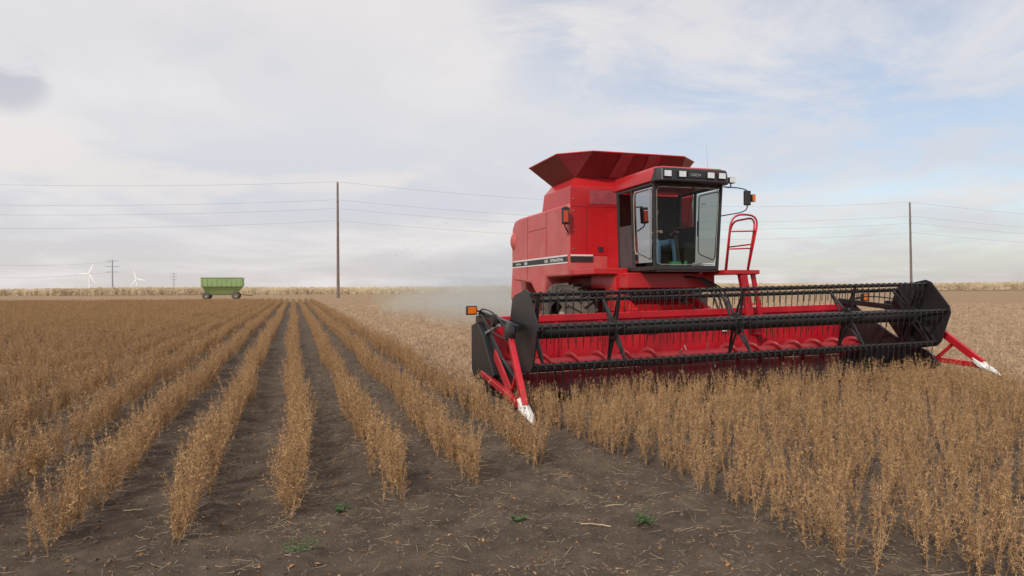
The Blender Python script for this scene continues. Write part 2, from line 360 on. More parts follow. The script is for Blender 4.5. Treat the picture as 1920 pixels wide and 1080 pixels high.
u,v=field_pts(45000,-7,9,2.0,13,1.5); n=len(u); s=.002+.018*RN.rand(n)**5
scatter('soil_clods',np.stack([u,v,gh(u,v)],1),RN.rand(n,3)*6.28,np.repeat(s[:,None],3,1),RN.randint(0,5,n),CP,'loose crumbs and clods of dark earth on the bare soil','soil',[M['clod']])
def stubproto(seed):
    r=random.Random(seed); b=MB()
    for i in range(9):
        x,y=r.gauss(0,.09),r.gauss(0,.09); b.tube((x,y,0),(x+r.gauss(0,.03),y+r.gauss(0,.03),r.uniform(.04,.11)),.003,3,cap=False)
    for i in range(7):
        x,y=r.gauss(0,.14),r.gauss(0,.14); a=r.random()*6.3; l=r.uniform(.05,.14); b.tube((x,y,.01),(x+l*math.cos(a),y+l*math.sin(a),r.uniform(.01,.05)),.003,3,cap=False)
    return protomesh('stubble_form',b.v,b.f,[0]*len(b.f),[M['stub']])
TP=[stubproto(i) for i in range(5)]
pts=[]
for _ in range(26000):
    u=3.2+60*random.random()**1.4; v=8+62*random.random()**1.5
    if (u<10.9 and v<11.2): continue
    u=round(u/ROW)*ROW+random.gauss(0,.16); 
    if u<3: continue
    pts.append((u,v))
pts=np.array(pts); n=len(pts); s=RN.uniform(.8,1.5,n)*(1+pts[:,1]/60)
scatter('stubble',np.stack([pts[:,0],pts[:,1],gh(pts[:,0],pts[:,1])],1),np.stack([np.zeros(n),np.zeros(n),RN.rand(n)*6.28],1),np.stack([s,s,np.minimum(s,1.3)],1),RN.randint(0,5,n),TP,'short pale stubble left on the harvested ground behind and right of the machine','stubble',[M['stub']])
def cornproto(seed):
    r=random.Random(seed); b=MB()
    for s in range(4):
        x,y=r.uniform(-.5,.5),r.uniform(-.3,.3); h=r.uniform(1.8,2.35); b.tube((x,y,0),(x+r.gauss(0,.08),y,h),.035,4,.015,cap=False)
        for i in range(9):
            z=r.uniform(.2,h*.95); a=r.random()*6.3; l=r.uniform(.3,.6); d=Vector((math.cos(a),math.sin(a),0)); w=Vector((0,0,1))*.06
            p=Vector((x,y,z)); q=p+d*l*.5+Vector((0,0,.15)); t=p+d*l+Vector((0,0,-.25)); b.add([p-w,p+w,q+w,q-w,t],[(0,1,2,3),(3,2,4)])
    return protomesh('corn_form',b.v,b.f,[0]*len(b.f),[M['corn']])
KP=[cornproto(i) for i in range(5)]
pts=[]
for i in range(8500):
    x=random.uniform(-260,330); d=220+random.random()**1.6*34+3*math.sin(x*.03); a,b_=c2w(x,d); pts.append((a,b_,-.05+.3*math.sin(x*.011+1)+.3*math.sin(x*.037)+.0026*max(0,x)))
pts=np.array(pts); n=len(pts); s=RN.uniform(.8,1.2,n)
scatter('corn_field',pts,np.stack([np.zeros(n),np.zeros(n),RN.rand(n)*6.28],1),np.stack([s*1.5,s*1.5,s],1),RN.randint(0,5,n),KP,'pale ripe corn standing as a low band along the horizon','corn',[M['corn']])
def pix(px,py,h=0):
    d=1280*(CAMH-h)/(py-540-(960-px)*.0052); return c2w((px-960)*d/1280,d)
def weed(px,py,sz,label,seed):
    r=random.Random(seed); u,v=pix(px,py); b=MB()
    for i in range(18):
        a=r.random()*6.3; l=sz*r.uniform(.4,1); e=r.uniform(.15,.8); d=Vector((math.cos(a),math.sin(a),e)).normalized(); p=d*l; b.tube((0,0,0),p,.0015,4)
        for k in range(6):
            q=p*r.uniform(.35,1); a2=r.random()*6.3; dd=Vector((math.cos(a2),math.sin(a2),.2))*.022; w=Vector((-dd.y,dd.x,.004))*.45
            b.add([q,q+dd*.5+w,q+dd,q+dd*.5-w],[(0,1,2),(0,2,3)])
    o=b.build('weed',M['weed']); o.location=(u,v,float(gh(u,v))); tag(o,label,'weed')
weed(1205,985,.17,'small leafy green weed on the bare soil right of centre in the foreground',1)
weed(560,1035,.17,'low green weed between two row ends at the lower left of the bare soil',2)
weed(640,950,.12,'tiny green weed sprouting beside the fourth row end',3)
weed(968,985,.08,'very small green sprout on bare soil at the bottom centre',4)
def stalk(px,py,l,a,label):
    u,v=pix(px,py); z=float(gh(u,v))+.014; b=MB(); r=random.Random(px); p=Vector((-l/2,0,0)); ps=[p]
    for i in range(6): p=p+Vector((l/6,r.gauss(0,.008),r.gauss(0,.003))); ps.append(p)
    b.sweep(ps,.005,7); o=b.build('broken_stalk',M['straw'],smooth=50); o.location=(u,v,z); o.rotation_euler=(0,0,a); tag(o,label,'stalk')
stalk(1115,985,.22,-.5,'pale broken stalk lying flat on the bare soil at lower centre')
stalk(1150,955,.14,-.3,'short pale stalk piece lying just behind the longer broken stalk')
stalk(575,892,.14,.3,'short pale stalk lying between the third and fourth rows')
stalk(245,952,.14,-.1,'pale stalk lying between the two leftmost foreground rows')
# ---------------------------------------------------------------- combine
CX,CY=6.97,13.2
C=empty('combine_harvester',(CX,CY,0),'large red combine harvester with glass cab, flared grain tank and wide black reel','combine harvester')
TL=.017
hr=lambda p:(p[0]*(.96 if p[0]>0 else 1),p[1],p[2]+TL*p[0]+.02)
hull=MB(); hull.prism([(0,1.98),(0,3.5),(3.3,3.5),(3.62,3.46),(3.82,3.3),(3.88,3.05),(3.88,2.3),(3.78,2.02),(3.6,1.93),(2.4,1.85),(1.9,1.52),(1.45,1.5),(1.32,1.98)],-1.5,1.5)
hull=hull.build('body',M['hull'],C,bevel=.045,smooth=30)
MB().box(-1.46,1.46,-.012,.0,2.42,3.83).build('front_panel',M['red'],C,bevel=.005)
MB().prism([(.0,3.46),(.0,3.88),(1.6,3.88),(1.75,3.5)],-1.44,1.44).build('grain_tank',M['red'],C,bevel=.02)
co=MB(); b0=[(-1.42,.03),(1.42,.03),(1.42,1.6),(-1.42,1.6)]; b1=[(-1.24,.22),(1.24,.22),(1.24,1.58),(-1.24,1.58)]
co.add([(*p,3.87) for p in b0]+[(*p,4.08) for p in b1],[(i,(i+1)%4,4+(i+1)%4,4+i) for i in range(4)]); co.build('tank_collar',M['red'],C,solid=.02)
lo=[(-1.24,.22),(1.24,.22),(1.24,.22),(1.24,1.58),(1.24,1.58),(-1.24,1.58),(-1.24,1.58),(-1.24,.22)]
hi=[(-1.05,-.28),(1.1,-.28),(1.64,.2),(1.64,1.95),(1.2,2.45),(-1.2,2.45),(-1.66,2.0),(-1.66,.25)]
for i in range(8):
    j=(i+1)%8; q=MB(); a0,a1=lo[i],lo[j]; h0,h1=hi[i],hi[j]
    if a0==a1: q.add([(*a0,4.08),(*h1,4.56),(*h0,4.56)],[(0,1,2)])
    else: q.add([(*a0,4.08),(*a1,4.08),(*h1,4.56),(*h0,4.56)],[(0,1,2,3)])
    o=q.build('extension_panel',M['ext'],C,solid=.018)
    MB().tube((*h0,4.56),(*h1,4.56),.016,6).build('panel_rim',M['red'],o)
    if a0!=a1 and abs(h1[0]-h0[0])>2:
        for t in (.3,.6):
            a_=Vector((*a0,4.10)).lerp(Vector((*a1,4.10)),t); h_=Vector((*h0,4.54)).lerp(Vector((*h1,4.54)),t); a2_=Vector((*a0,4.10)).lerp(Vector((*a1,4.10)),t+.13); h2_=Vector((*h0,4.54)).lerp(Vector((*h1,4.54)),t+.13)
            dn=Vector((0,-.014 if i==0 else .014,-.014)); q=MB(); q.add([a_+dn,a2_+dn,h2_+dn,h_+dn],[(0,1,2,3)]); q.build('patch_panel',M['screen'],o,solid=.004)
MB().box(-1.02,-.36,-.022,-.012,3.5,3.8).build('tank_window',M['screen'],C,label='pale pink screened window on tank front')
for (x0,x1,z0,z1) in ((-1.44,.2,3.44,3.452),(-1.1,-1.093,2.45,3.42)):
    MB().box(x0,x1,-.018,-.011,z0,z1).build('panel_seam',M['ext'],C)
for z in (2.55,2.95,3.35,3.6):
    MB().tube((-1.4,-.03,z),(-1.4,-.01,z),.014,8).build('bolt',M['steel'],C)
for sx in (-1,1):
    x0=sx*1.502; x1=sx*1.507; a,b_=min(x0,x1),max(x0,x1)
    MB().box(a,b_,.05,3.76,2.40,2.435).build('white_stripe',M['white'],C)
    MB().box(a,b_,.05,3.80,2.285,2.398).build('black_stripe',M['plast'],C)
    MB().box(a,b_,.05,3.78,2.255,2.283).build('white_pinstripe',M['white'],C)
    MB().box(a,b_,1.3,1.308,2.45,3.45).build('panel_seam',M['ext'],C)
    MB().box(a,b_,2.6,2.607,1.95,3.45).build('panel_seam',M['ext'],C)
    MB().box(a,b_,1.32,2.6,3.1,3.107).build('panel_seam',M['ext'],C)
sr=Matrix(((0,0,-1),(-1,0,0),(0,1,0)))
text('side_lettering','CASE',.095,(-1.5095,1.42,2.308),sr,M['white'],C,1.05,bold=.0015)
text('side_lettering','INTERNATIONAL',.095,(-1.5095,1.05,2.308),sr,M['white'],C,1.05,bold=.0015)
text('model_lettering','Axial-Flow',.085,(-1.5095,3.5,2.312),sr,M['white'],C,1.05); text('model_lettering','1660',.105,(-1.5095,2.85,2.308),sr,M['white'],C,1.1,bold=.002)
MB().box(-1.46,-.95,-.02,-.012,2.40,2.435).build('front_stripe',M['white'],C)
MB().box(-1.46,-.95,-.02,-.012,2.285,2.398).build('front_stripe',M['plast'],C)
MB().prism([(3.8,1.4),(3.8,3.15),(4.3,3.1),(4.9,2.6),(5.1,1.4)],-1.15,1.15).build('rear_hood',M['hull'],C,bevel=.04,smooth=30)
sphere_mb((-1.3,3.72,2.95),.28,.26,.33,20,12).build('engine_bulge',M['hull'],C,smooth=True)
MB().box(-.9,.9,.1,4.4,1.05,1.97).build('chassis',M['ext'],C,bevel=.02)
def wheel(cx,cy,r,w,side,lugs=22,name='front_wheel'):
    rim=MB(); s=side
    rim.lathe([(-w*.42,r*.58),(-w*.36,r*.55),(-w*.1,r*.5),(w*.15,r*.45),(w*.2,r*.15),(w*.32,r*.14),(w*.32,.01)],(cx,cy,r),28)
    if s<0: rim.v=[(2*cx-a,b_,c) for a,b_,c in rim.v]
    rim=rim.build(name,M['rimm'],C,smooth=35)
    t=MB(); t.lathe([(-w*.42,r*.56),(-w*.5,r*.68),(-w*.5,r*.84),(-w*.44,r*.92),(-w*.2,r*.94),(w*.2,r*.94),(w*.44,r*.92),(w*.5,r*.84),(w*.5,r*.68),(w*.42,r*.56)],(cx,cy,r),40)
    for i in range(lugs):
        for sd in (-1,1):
            a=2*PI*(i+(.5 if sd>0 else 0))/lugs; a2=a+.22
            p0=(cx+sd*w*.03,cy+r*.965*math.cos(a2),r+r*.965*math.sin(a2)); p1=(cx+sd*w*.47,cy+r*.945*math.cos(a),r+r*.945*math.sin(a)); p2=(cx+sd*w*.5,cy+r*.8*math.cos(a-.05),r+r*.8*math.sin(a-.05))
            rad=Vector((0,math.cos(a),math.sin(a))); t.beam(p0,p1,.05,.075,up=rad); t.beam(p1,p2,.05,.05,up=(1,0,0))
    t.build('tyre',M['rubber'],rim,smooth=35)
wheel(-1.345,.4,.92,.64,-1); wheel(1.345,.4,.92,.64,1)
wheel(-1.15,4.1,.55,.4,-1,18,'rear_wheel'); wheel(1.15,4.1,.55,.4,1,18,'rear_wheel')
MB().tube((-1.3,.4,.92),(1.3,.4,.92),.16,12).build('axle',M['ext'],C); MB().tube((-1.1,4.1,.56),(1.1,4.1,.56),.1,12).build('axle',M['ext'],C)
MB().box(-.95,.98,-1.55,.1,1.72,2.02).build('cab_base',M['red'],C,bevel=.02)
MB().box(-1.45,-.72,-1.15,-.02,2.0,2.12).build('side_deck',M['red'],C,bevel=.015)
MB().prism([(-1.15,1.95),(-.6,1.95),(-.85,1.3),(-1.2,1.25)],-1.0,-.7).build('deck_bracket',M['red'],C,bevel=.01)
MB().prism([(-1.9,.42),(-1.9,1.08),(-.1,1.75),(-.1,1.1)],-.62,.62).build('feeder_house',M['red'],C,bevel=.02)
MB().box(-.63,.63,-1.35,-1.3,1.28,1.40,rot=Matrix.Rotation(R(20),3,'X')).build('feeder_rib',M['red'],C)
for sx in (-1,1):
    MB().beam((sx*.8,-1.6,1.25),(sx*.75,-.4,1.8),.14,.14).build('lift_arm',M['red'],C,bevel=.01)
    MB().tube((sx*.72,-1.85,.7),(sx*.78,-.3,1.1),.045,10).build('hydraulic_ram',M['steel'],C,smooth=True)
for k in range(4):
    ps=arc_pts([(.25+.12*k,-1.5,1.95),(.5+.13*k,-1.78,1.92-.05*k),(.78+.1*k,-1.8,1.6),(.85+.1*k,-1.9,1.2)],.2)
    MB().sweep(ps,.018,6).build('hydraulic_hose',M['plast'],C,smooth=True)
# cab
hw0,hw1=.66,.71; yf0,yf1,yr=-2.08,-2.16,-.72; z0,z1=2.06,3.66
fr=MB()
def sx_(z): return hw0+(hw1-hw0)*(z-z0)/(z1-z0)
def yf_(z): return yf0+(yf1-yf0)*(z-z0)/(z1-z0)
for s in (-1,1):
    fr.beam((s*sx_(z0),yf0,z0),(s*sx_(z1),yf1,z1),.045,.06,up=(0,1,0)); fr.beam((s*sx_(z0),yr,z0),(s*sx_(z1),yr,z1),.06,.08,up=(0,1,0)); fr.beam((s*sx_(z0),-1.3,z0),(s*sx_(z1),-1.3,z1),.05,.045,up=(0,1,0))
    fr.beam((s*sx_(z1),yf1,z1-.03),(s*sx_(z1),yr,z1-.03),.05,.06); fr.beam((s*sx_(z0),yf0,z0+.03),(s*sx_(z0),yr,z0+.03),.05,.08)
fr.beam((-hw0,yf0,z0+.04),(hw0,yf0,z0+.04),.07,.08); fr.beam((-hw1,yf1,z1-.02),(hw1,yf1,z1-.02),.06,.06)
fr.build('cab_frame',M['plast'],C,bevel=.008)
def panel(name,pts,m,th=.008,parent=C,label=None): 
    q=MB(); q.add(pts,[tuple(range(len(pts)))]); return q.build(name,m,parent,solid=th,label=label)
ws=panel('windshield',[(-sx_(2.14),yf_(2.14),2.14),(sx_(2.14),yf_(2.14),2.14),(sx_(3.62),yf_(3.62),3.62),(-sx_(3.62),yf_(3.62),3.62)],M['glass'],0)
q=[(-sx_(2.16)+.045,yf_(2.16)-.012,2.16),(sx_(2.16)-.045,yf_(2.16)-.012,2.16),(sx_(3.58)-.045,yf_(3.58)-.012,3.58),(-sx_(3.58)+.045,yf_(3.58)-.012,3.58)]
mid=tuple((Vector(q[0])+Vector(q[1]))/2); MB().sweep(arc_pts([mid,q[1],q[2],q[3],q[0],mid],.1),.008,6).build('gasket',M['steel'],ws)
for s in (-1,1):
    X_=lambda z:s*(sx_(z)+.004)
    g=panel('door_window',[(X_(2.2),-2.0,2.2),(X_(2.2),-1.36,2.2),(X_(3.58),-1.36,3.58),(X_(3.58),-2.1,3.58)],M['sglass'],0)
    q=[(X_(2.24)+s*.02,-1.97,2.24),(X_(2.5)+s*.02,-1.4,2.4),(X_(3.55)+s*.02,-1.4,3.55),(X_(3.55)+s*.02,-2.07,3.55)]
    mid=tuple((Vector(q[0])+Vector(q[3]))/2); MB().sweep(arc_pts([mid,q[0],q[1],q[2],q[3],mid],.1),.010,6).build('gasket',M['gask'],g)
    panel('quarter_window',[(X_(2.95),-1.26,2.95),(X_(2.95),-.77,2.95),(X_(3.58),-.77,3.58),(X_(3.58),-1.26,3.58)],M['sglass'],0)
    panel('lower_panel',[(X_(2.08),-1.33,2.08),(X_(2.08),-.7,2.08),(X_(2.95),-.7,2.95),(X_(2.95),-1.33,2.95)],M['grey'],.03)
    MB().tube((X_(2.9)+s*.03,-1.36,2.75),(X_(2.9)+s*.03,-1.36,3.05),.014,8).build('door_handle',M['plast'],C)
MB().box(-.66,.66,-.72,-.68,2.1,3.62).build('rear_wall',M['int'],C); MB().box(-.64,.64,-2.1,-.72,2.03,2.1).build('cab_floor',M['int'],C)
MB().box(-.62,.62,-.66,-.02,2.1,3.3).build('cab_mount',M['red'],C)
def octo(x,y0,y1,c): return [(-x+c,y0),(x-c,y0),(x,y0+c),(x,y1-c),(x-c,y1),(-x+c,y1),(-x,y1-c),(-x,y0+c)]
rf=MB(); a=octo(.76,-2.36,-.5,.1); b_=octo(.72,-2.3,-.55,.12); c_=octo(.6,-2.1,-.7,.1)
rf.add([(*p,3.67) for p in a]+[(*p,3.86) for p in a]+[(*p,3.93) for p in b_]+[(*p,3.96) for p in c_],[(k*8+i,k*8+(i+1)%8,k*8+8+(i+1)%8,k*8+8+i) for k in range(3) for i in range(8)]+[tuple(range(24,32)),tuple(range(8))[::-1]])
rf.build('roof',M['red'],C,bevel=.015,smooth=40)
vis=MB(); vis.add([(-.78,-2.30,3.64),(-.68,-2.43,3.64),(.68,-2.43,3.64),(.78,-2.30,3.64),(-.76,-2.28,3.9),(-.66,-2.38,3.9),(.66,-2.38,3.9),(.76,-2.28,3.9),(-.76,-2.1,3.64),(.76,-2.1,3.64),(-.74,-2.1,3.9),(.74,-2.1,3.9)],
 [(0,1,5,4),(1,2,6,5),(2,3,7,6),(8,0,4,10),(3,9,11,7),(4,5,6,7,11,10),(8,9,3,2,1,0),(9,8,10,11)])
vis=vis.build('roof_visor',M['black'],C,bevel=.03)
for x in (-.59,-.29,.30,.54):
    MB().box(x-.085,x+.085,-2.445,-2.40,3.71,3.84).build('work_light',M['plast'],vis,bevel=.012)
    MB().box(x-.07,x+.07,-2.455,-2.446,3.724,3.826).build('work_light_lens',M['lens'],vis,bevel=.004)
MB().box(-.17,.2,-2.432,-2.405,3.72,3.83).build('name_badge',M['plast'],vis)
text('roof_lettering','CASE IH',.07,(-.12,-2.4345,3.75),Matrix.Rotation(R(90),3,'X'),M['dimwhite'],C,.85)
MB().sweep(arc_pts([(.74,-2.2,3.62),(.86,-2.25,3.6),(.86,-2.25,3.68)],.04),.012,8).build('light_bracket',M['plast'],C)
wl=MB().box(.79,.93,-2.31,-2.2,3.68,3.79).build('work_light',M['plast'],C,bevel=.015); MB().box(.80,.92,-2.318,-2.311,3.69,3.78).build('work_light_lens',M['lens'],wl)
MB().tube((.73,-1.7,3.9),(.72,-1.68,4.52),.004,6,.002).build('antenna',M['wire'],C)
MB().sweep(arc_pts([(.73,-2.2,3.62),(1.0,-2.28,3.6),(1.2,-2.28,3.57),(1.2,-2.28,3.2),(1.08,-2.25,3.14),(.73,-2.12,3.08)],.06),.011,8).build('mirror_arm',M['plast'],C,smooth=True)
mi=MB().box(1.1,1.24,-2.35,-2.29,3.27,3.55).build('mirror',M['plast'],C,bevel=.02); MB().box(1.115,1.225,-2.289,-2.284,3.29,3.53).build('mirror_glass',M['lens'],mi)
ml=MB().box(1.255,1.33,-2.36,-2.29,3.34,3.48).build('marker_light',M['plast'],C,bevel=.01); MB().box(1.262,1.323,-2.368,-2.361,3.35,3.47).build('marker_lens',M['amber'],ml)
MB().tube((1.2,-2.3,3.41),(1.27,-2.3,3.41),.012,6).build('light_bracket',M['plast'],C)
MB().sweep(arc_pts([(-1.5,.05,3.42),(-1.62,-.08,3.42),(-1.62,-.1,3.0),(-1.5,.02,2.9)],.06),.014,8).build('lamp_bracket',M['plast'],C,smooth=True)
cl=MB().box(-1.69,-1.53,-.17,-.07,3.05,3.4).build('corner_lamp',M['plast'],C,bevel=.02); MB().box(-1.675,-1.57,-.182,-.171,3.09,3.33).build('corner_lamp_lens',M['redlens'],cl,bevel=.006)
MB().box(-.83,-.72,-.03,-.012,2.5,2.6).build('tail_plate',M['plast'],C)
MB().sweep([(.1,yf_(3.58)-.03,3.6),(.06,yf_(3.2)-.035,3.2),(.02,yf_(2.9)-.03,2.85)],.008,6).build('wiper',M['plast'],C)
# platform, railing, ladder
MB().box(.72,1.5,-2.25,-.3,1.98,2.06).build('platform',M['red'],C,bevel=.012)
q=MB(); q.sweep(arc_pts([(1.26,-2.2,2.05),(1.46,-2.2,3.07),(1.54,-1.3,3.07),(1.42,-1.3,2.05)],.26),.02,8); q.tube((1.36,-2.2,2.55),(1.48,-1.3,2.55),.015,8)
q.build('railing',M['hred'],C,smooth=True)
q=MB(); q.sweep(arc_pts([(.74,-2.24,2.05),(.88,-2.24,3.11),(1.5,-2.24,3.10),(1.24,-2.24,2.05)],.26),.019,8); q.tube((.80,-2.24,2.45),(1.34,-2.24,2.47),.014,8); q.tube((.84,-2.24,2.78),(1.42,-2.24,2.8),.014,8)
q.build('railing',M['hred'],C,smooth=True)
ld=MB(); 
for y in (-2.15,-1.75): ld.beam((1.4,y,2.05),(1.68,y,.75),.035,.09)
for k in range(5): 
    t=k/4.5+.05; ld.box(1.4+.28*t-.09,1.4+.28*t+.09,-2.15,-1.75,2.05-1.3*t-.015,2.05-1.3*t+.015)
ld.build('ladder',M['hred'],C)
MB().beam((1.15,-2.2,1.98),(1.3,-2.2,1.2),.06,.16).build('platform_bracket',M['hred'],C)
MB().box(-.26,.26,-1.3,-.8,2.42,2.56).build('seat',M['seat'],C,bevel=.04,smooth=40)
MB().box(-.25,.25,-.86,-.73,2.5,3.2).build('seat_back',M['seat'],C,bevel=.05,smooth=40)
MB().box(-.18,.18,-1.2,-.85,2.1,2.42).build('seat_base',M['int'],C)
MB().box(.3,.52,-1.55,-.8,2.1,2.62).build('console',M['int'],C,bevel=.03)
MB().tube((0,-1.85,2.1),(0,-1.72,2.72),.035,10).build('steering_column',M['int'],C)
q=MB(); T=Matrix.Rotation(R(-28),3,'X'); ring=[Vector((0,-1.68,2.78))+T@Vector((.18*math.cos(t),.18*math.sin(t),0)) for t in [2*PI*i/24 for i in range(25)]]
q.sweep(ring,.013,6); q.tube(ring[0],ring[12],.01,6); q.tube(ring[6],ring[18],.01,6); q.build('steering_wheel',M['plast'],C,smooth=True)
panel('window_sticker',[(.3,-2.128,3.22),(.4,-2.128,3.22),(.4,-2.134,3.31),(.3,-2.134,3.31)],M['paper'],.001,ws)
# header
MB().prism([(-1.92,.28),(-1.86,.28),(-1.86,1.18),(-1.92,1.18)],-3.88,3.88).build('header_back',M['hred'],C,tf=hr)
MB().box(-3.92,3.92,-1.95,-1.80,1.17,1.29).build('header_beam',M['hred'],C,tf=hr,bevel=.01)
MB().prism([(-1.9,.27),(-2.4,.2),(-3.35,.13),(-3.35,.10),(-2.4,.16),(-1.9,.23)],-3.88,3.88).build('header_floor',M['black'],C,tf=hr)
for x in np.linspace(-3.4,3.4,9):
    MB().box(x-.03,x+.03,-1.96,-1.925,.45,1.16).build('back_rib',M['hred'],C,tf=hr)
MB().tube((-3.84,-2.35,.46),(3.84,-2.35,.46),.12,24).build('auger_tube',M['auger'],C,tf=hr,smooth=40)
for s in (-1,1):
    f=MB(); vs=[]; fs=[]; N_=int(3.2/.5*20)
    for i in range(N_+1):
        t=i/20*2*PI*s; x=s*(.6+i/20*.5)
        for r_ in (.115,.21): vs.append((x,-2.35+r_*math.cos(t),.46+r_*math.sin(t)))
    for i in range(N_): fs.append((2*i,2*i+1,2*i+3,2*i+2))
    f.add(vs,fs); f.build('auger_flighting',M['auger'],C,tf=hr,solid=.012,smooth=True)
for i in range(9):
    a=i*2.4; x=-.5+i*.125; MB().tube((x,-2.35,.46),(x,-2.35+.24*math.cos(a),.46+.24*math.sin(a)),.012,6).build('auger_finger',M['steel'],C,tf=hr)
cb=MB(); cb.box(-3.9,3.9,-3.45,-3.33,.1,.17)
for x in np.arange(-3.86,3.88,.0762):
    cb.add([(x-.014,-3.44,.1),(x+.014,-3.44,.1),(x+.014,-3.44,.15),(x-.014,-3.44,.15),(x,-3.58,.12)],[(0,1,4),(1,2,4),(2,3,4),(3,0,4)])
cb.build('cutter_bar',M['black'],C,tf=hr)
RY,RZ,RR=-3.8,1.14,.59
MB().tube((-3.78,RY,RZ),(3.78,RY,RZ),.11,24).build('reel_tube',M['black'],C,tf=hr,smooth=40)
tine=MB(); tine.path([(0,0,.02),(0,-.03,-.05),(0,-.012,-.24)],.0065,5); tine.box(-.015,.015,-.02,.02,-.026,.03)
tme=tine.build('tine',M['black']); tmesh=tme.data; bpy.data.objects.remove(tme)
rest=MB(); PH=[20+60*k for k in range(6)]
XS=np.arange(-3.72,3.73,.125)
cnt=0
for a in PH:
    y=RY-RR*math.sin(R(a)); z=RZ+RR*math.cos(R(a))
    bat=MB(); bat.tube((-3.78,y,z),(3.78,y,z),.021,10); bat.beam((-3.78,y+.01,z-.02),(3.78,y+.01,z-.02),.008,.045); bat=bat.build('reel_bat',M['black'],C,tf=hr,smooth=40)
    for x in XS:
        if a in (20,80) and cnt<100:
            cnt+=1; o=bpy.data.objects.new('tine',tmesh); COL.objects.link(o); o.parent=bat; o.location=hr((float(x),y,z))
        else: rest.add([(p[0]+x,p[1]+y,p[2]+z) for p in tine.v],tine.f)
rest.build('tine',M['black'],C,tf=hr,kind='stuff')
for x in (-3.62,-2.34,-.16,2.15,3.62):
    sp=MB()
    for a in PH:
        y=RY-RR*math.sin(R(a)); z=RZ+RR*math.cos(R(a)); d=Vector((0,y-RY,z-RZ)).normalized(); e=Vector((0,-d.z,d.y))
        sp.beam(Vector((x,RY,RZ))+d*.09+e*.06,(x,y,z),.014,.045,up=(1,0,0)); sp.beam(Vector((x,RY,RZ))+d*.09-e*.06,(x,y,z),.014,.035,up=(1,0,0))
    sp.lathe([(-.03,.11),(-.03,.17),(.03,.17),(.03,.11)],(x,RY,RZ),18,closed=True)
    sp.build('reel_spider',M['black'],C,tf=hr)
for s in (-1,1):
    pr=[]
    for k in range(6):
        a=R(PH[k]); 
        for q_,rr in ((a-R(5),.645),(a+R(5),.645)): pr.append((RY-rr*math.sin(q_),RZ+rr*math.cos(q_)))
    x=s*3.80; sh=MB().prism(pr,x-.012,x+.012).build('reel_end_shield',M['black'],C,tf=hr)
    for k in range(6):
        a=R(PH[k]); xx=x-.03*s; MB().beam((xx,RY,RZ),(xx,RY-.6*math.sin(a),RZ+.6*math.cos(a)),.02,.06,up=(1,0,0)).build('shield_rib',M['black'],sh,tf=hr)
    x=s*3.93; MB().prism([(-1.7,.45),(-1.7,1.3),(-2.1,1.38),(-2.5,1.1),(-3.2,.72),(-3.9,.5),(-4.15,.28),(-3.9,.12),(-2.5,.1),(-2.0,.25)],x-.025,x+.025).build('header_end_sheet',M['black'],C,tf=hr,bevel=.01)
    x2=s*4.0
    MB().prism([(-1.75,.4),(-1.75,1.15),(-2.1,1.22),(-2.45,1.05),(-3.1,.45),(-2.9,.2),(-2.0,.2)],x2-.045,x2+.045).build('drive_cover',M['black'],C,tf=hr,bevel=.012)
    MB().beam((s*3.9,-1.85,1.36),(s*3.9,-3.9,1.2),.07,.1).build('reel_arm',M['black'],C,tf=hr,bevel=.008)
    MB().tube((s*3.97,-2.0,.95),(s*3.97,-3.2,1.22),.028,10).build('reel_lift_ram',M['steel'],C,tf=hr)
    MB().lathe([(-.05,.01),(-.05,.12),(-.03,.15),(.03,.15),(.05,.12),(.05,.01)],(s*3.98,RY+.05,RZ),24).build('reel_drive',M['black'],C,tf=hr,smooth=40)
    MB().lathe([(-.04,.01),(-.04,.10),(.04,.10),(.04,.01)],(s*4.0,-3.0,1.28),20).build('drive_pulley',M['black'],C,tf=hr,smooth=40)
    MB().sweep(arc_pts([(s*3.95,-1.9,1.35),(s*4.03,-2.4,1.46),(s*4.04,-3.1,1.42),(s*4.02,-3.7,1.2)],.3),.013,6).build('hydraulic_hose',M['plast'],C,tf=hr,smooth=True)
    MB().sweep(arc_pts([(s*3.95,-1.9,1.3),(s*4.08,-2.6,1.36),(s*4.08,-3.2,1.1),(s*4.04,-3.75,1.05)],.3),.012,6).build('hydraulic_hose',M['plast'],C,tf=hr,smooth=True)
    dz=.0 if s<0 else .12
    dv=MB(); dv.beam((s*3.98,-3.78,1.06),(s*4.1,-4.78,.24+dz),.08,.12); dv=dv.build('crop_divider',M['hred'],C,tf=hr,bevel=.012)
    MB().beam((s*4.02,-2.4,.4),(s*4.1,-4.8,.2+dz),.08,.09).build('divider_rail',M['hred'],dv,tf=hr,bevel=.01)
    MB().beam((s*4.0,-3.9,.28),(s*4.05,-4.3,.66),.04,.05).build('divider_brace',M['hred'],dv,tf=hr)
    MB().beam((s*3.96,-2.9,.75),(s*4.05,-4.0,.3),.03,.16).build('divider_plate',M['hred'],dv,tf=hr)
    tip=MB(); n=12; vs=[]; r=random.Random(5)
    for k,(yy,rr,zz) in enumerate(((-4.64,.07,.29),(-4.74,.085,.235),(-4.84,.075,.19),(-4.94,.06,.14),(-5.03,.035,.10),(-5.09,.01,.07))):
        for i in range(n): t=2*PI*i/n; q_=rr*r.uniform(.75,1.15); vs.append((s*4.1+q_*math.cos(t),yy,zz+dz+q_*.8*math.sin(t)))
    tip.add(vs,[(k*n+i,k*n+(i+1)%n,(k+1)*n+(i+1)%n,(k+1)*n+i) for k in range(5) for i in range(n)]+[tuple(range(n)),tuple(range(5*n,6*n))])
    tip.build('divider_tip',M['white'],dv,tf=hr)
    MB().sweep([(s*3.93,-2.1,1.35),(s*4.0,-2.2,1.40),(s*4.12,-2.25,1.42)],.015,6).build('lamp_bracket',M['plast'],C,tf=hr)
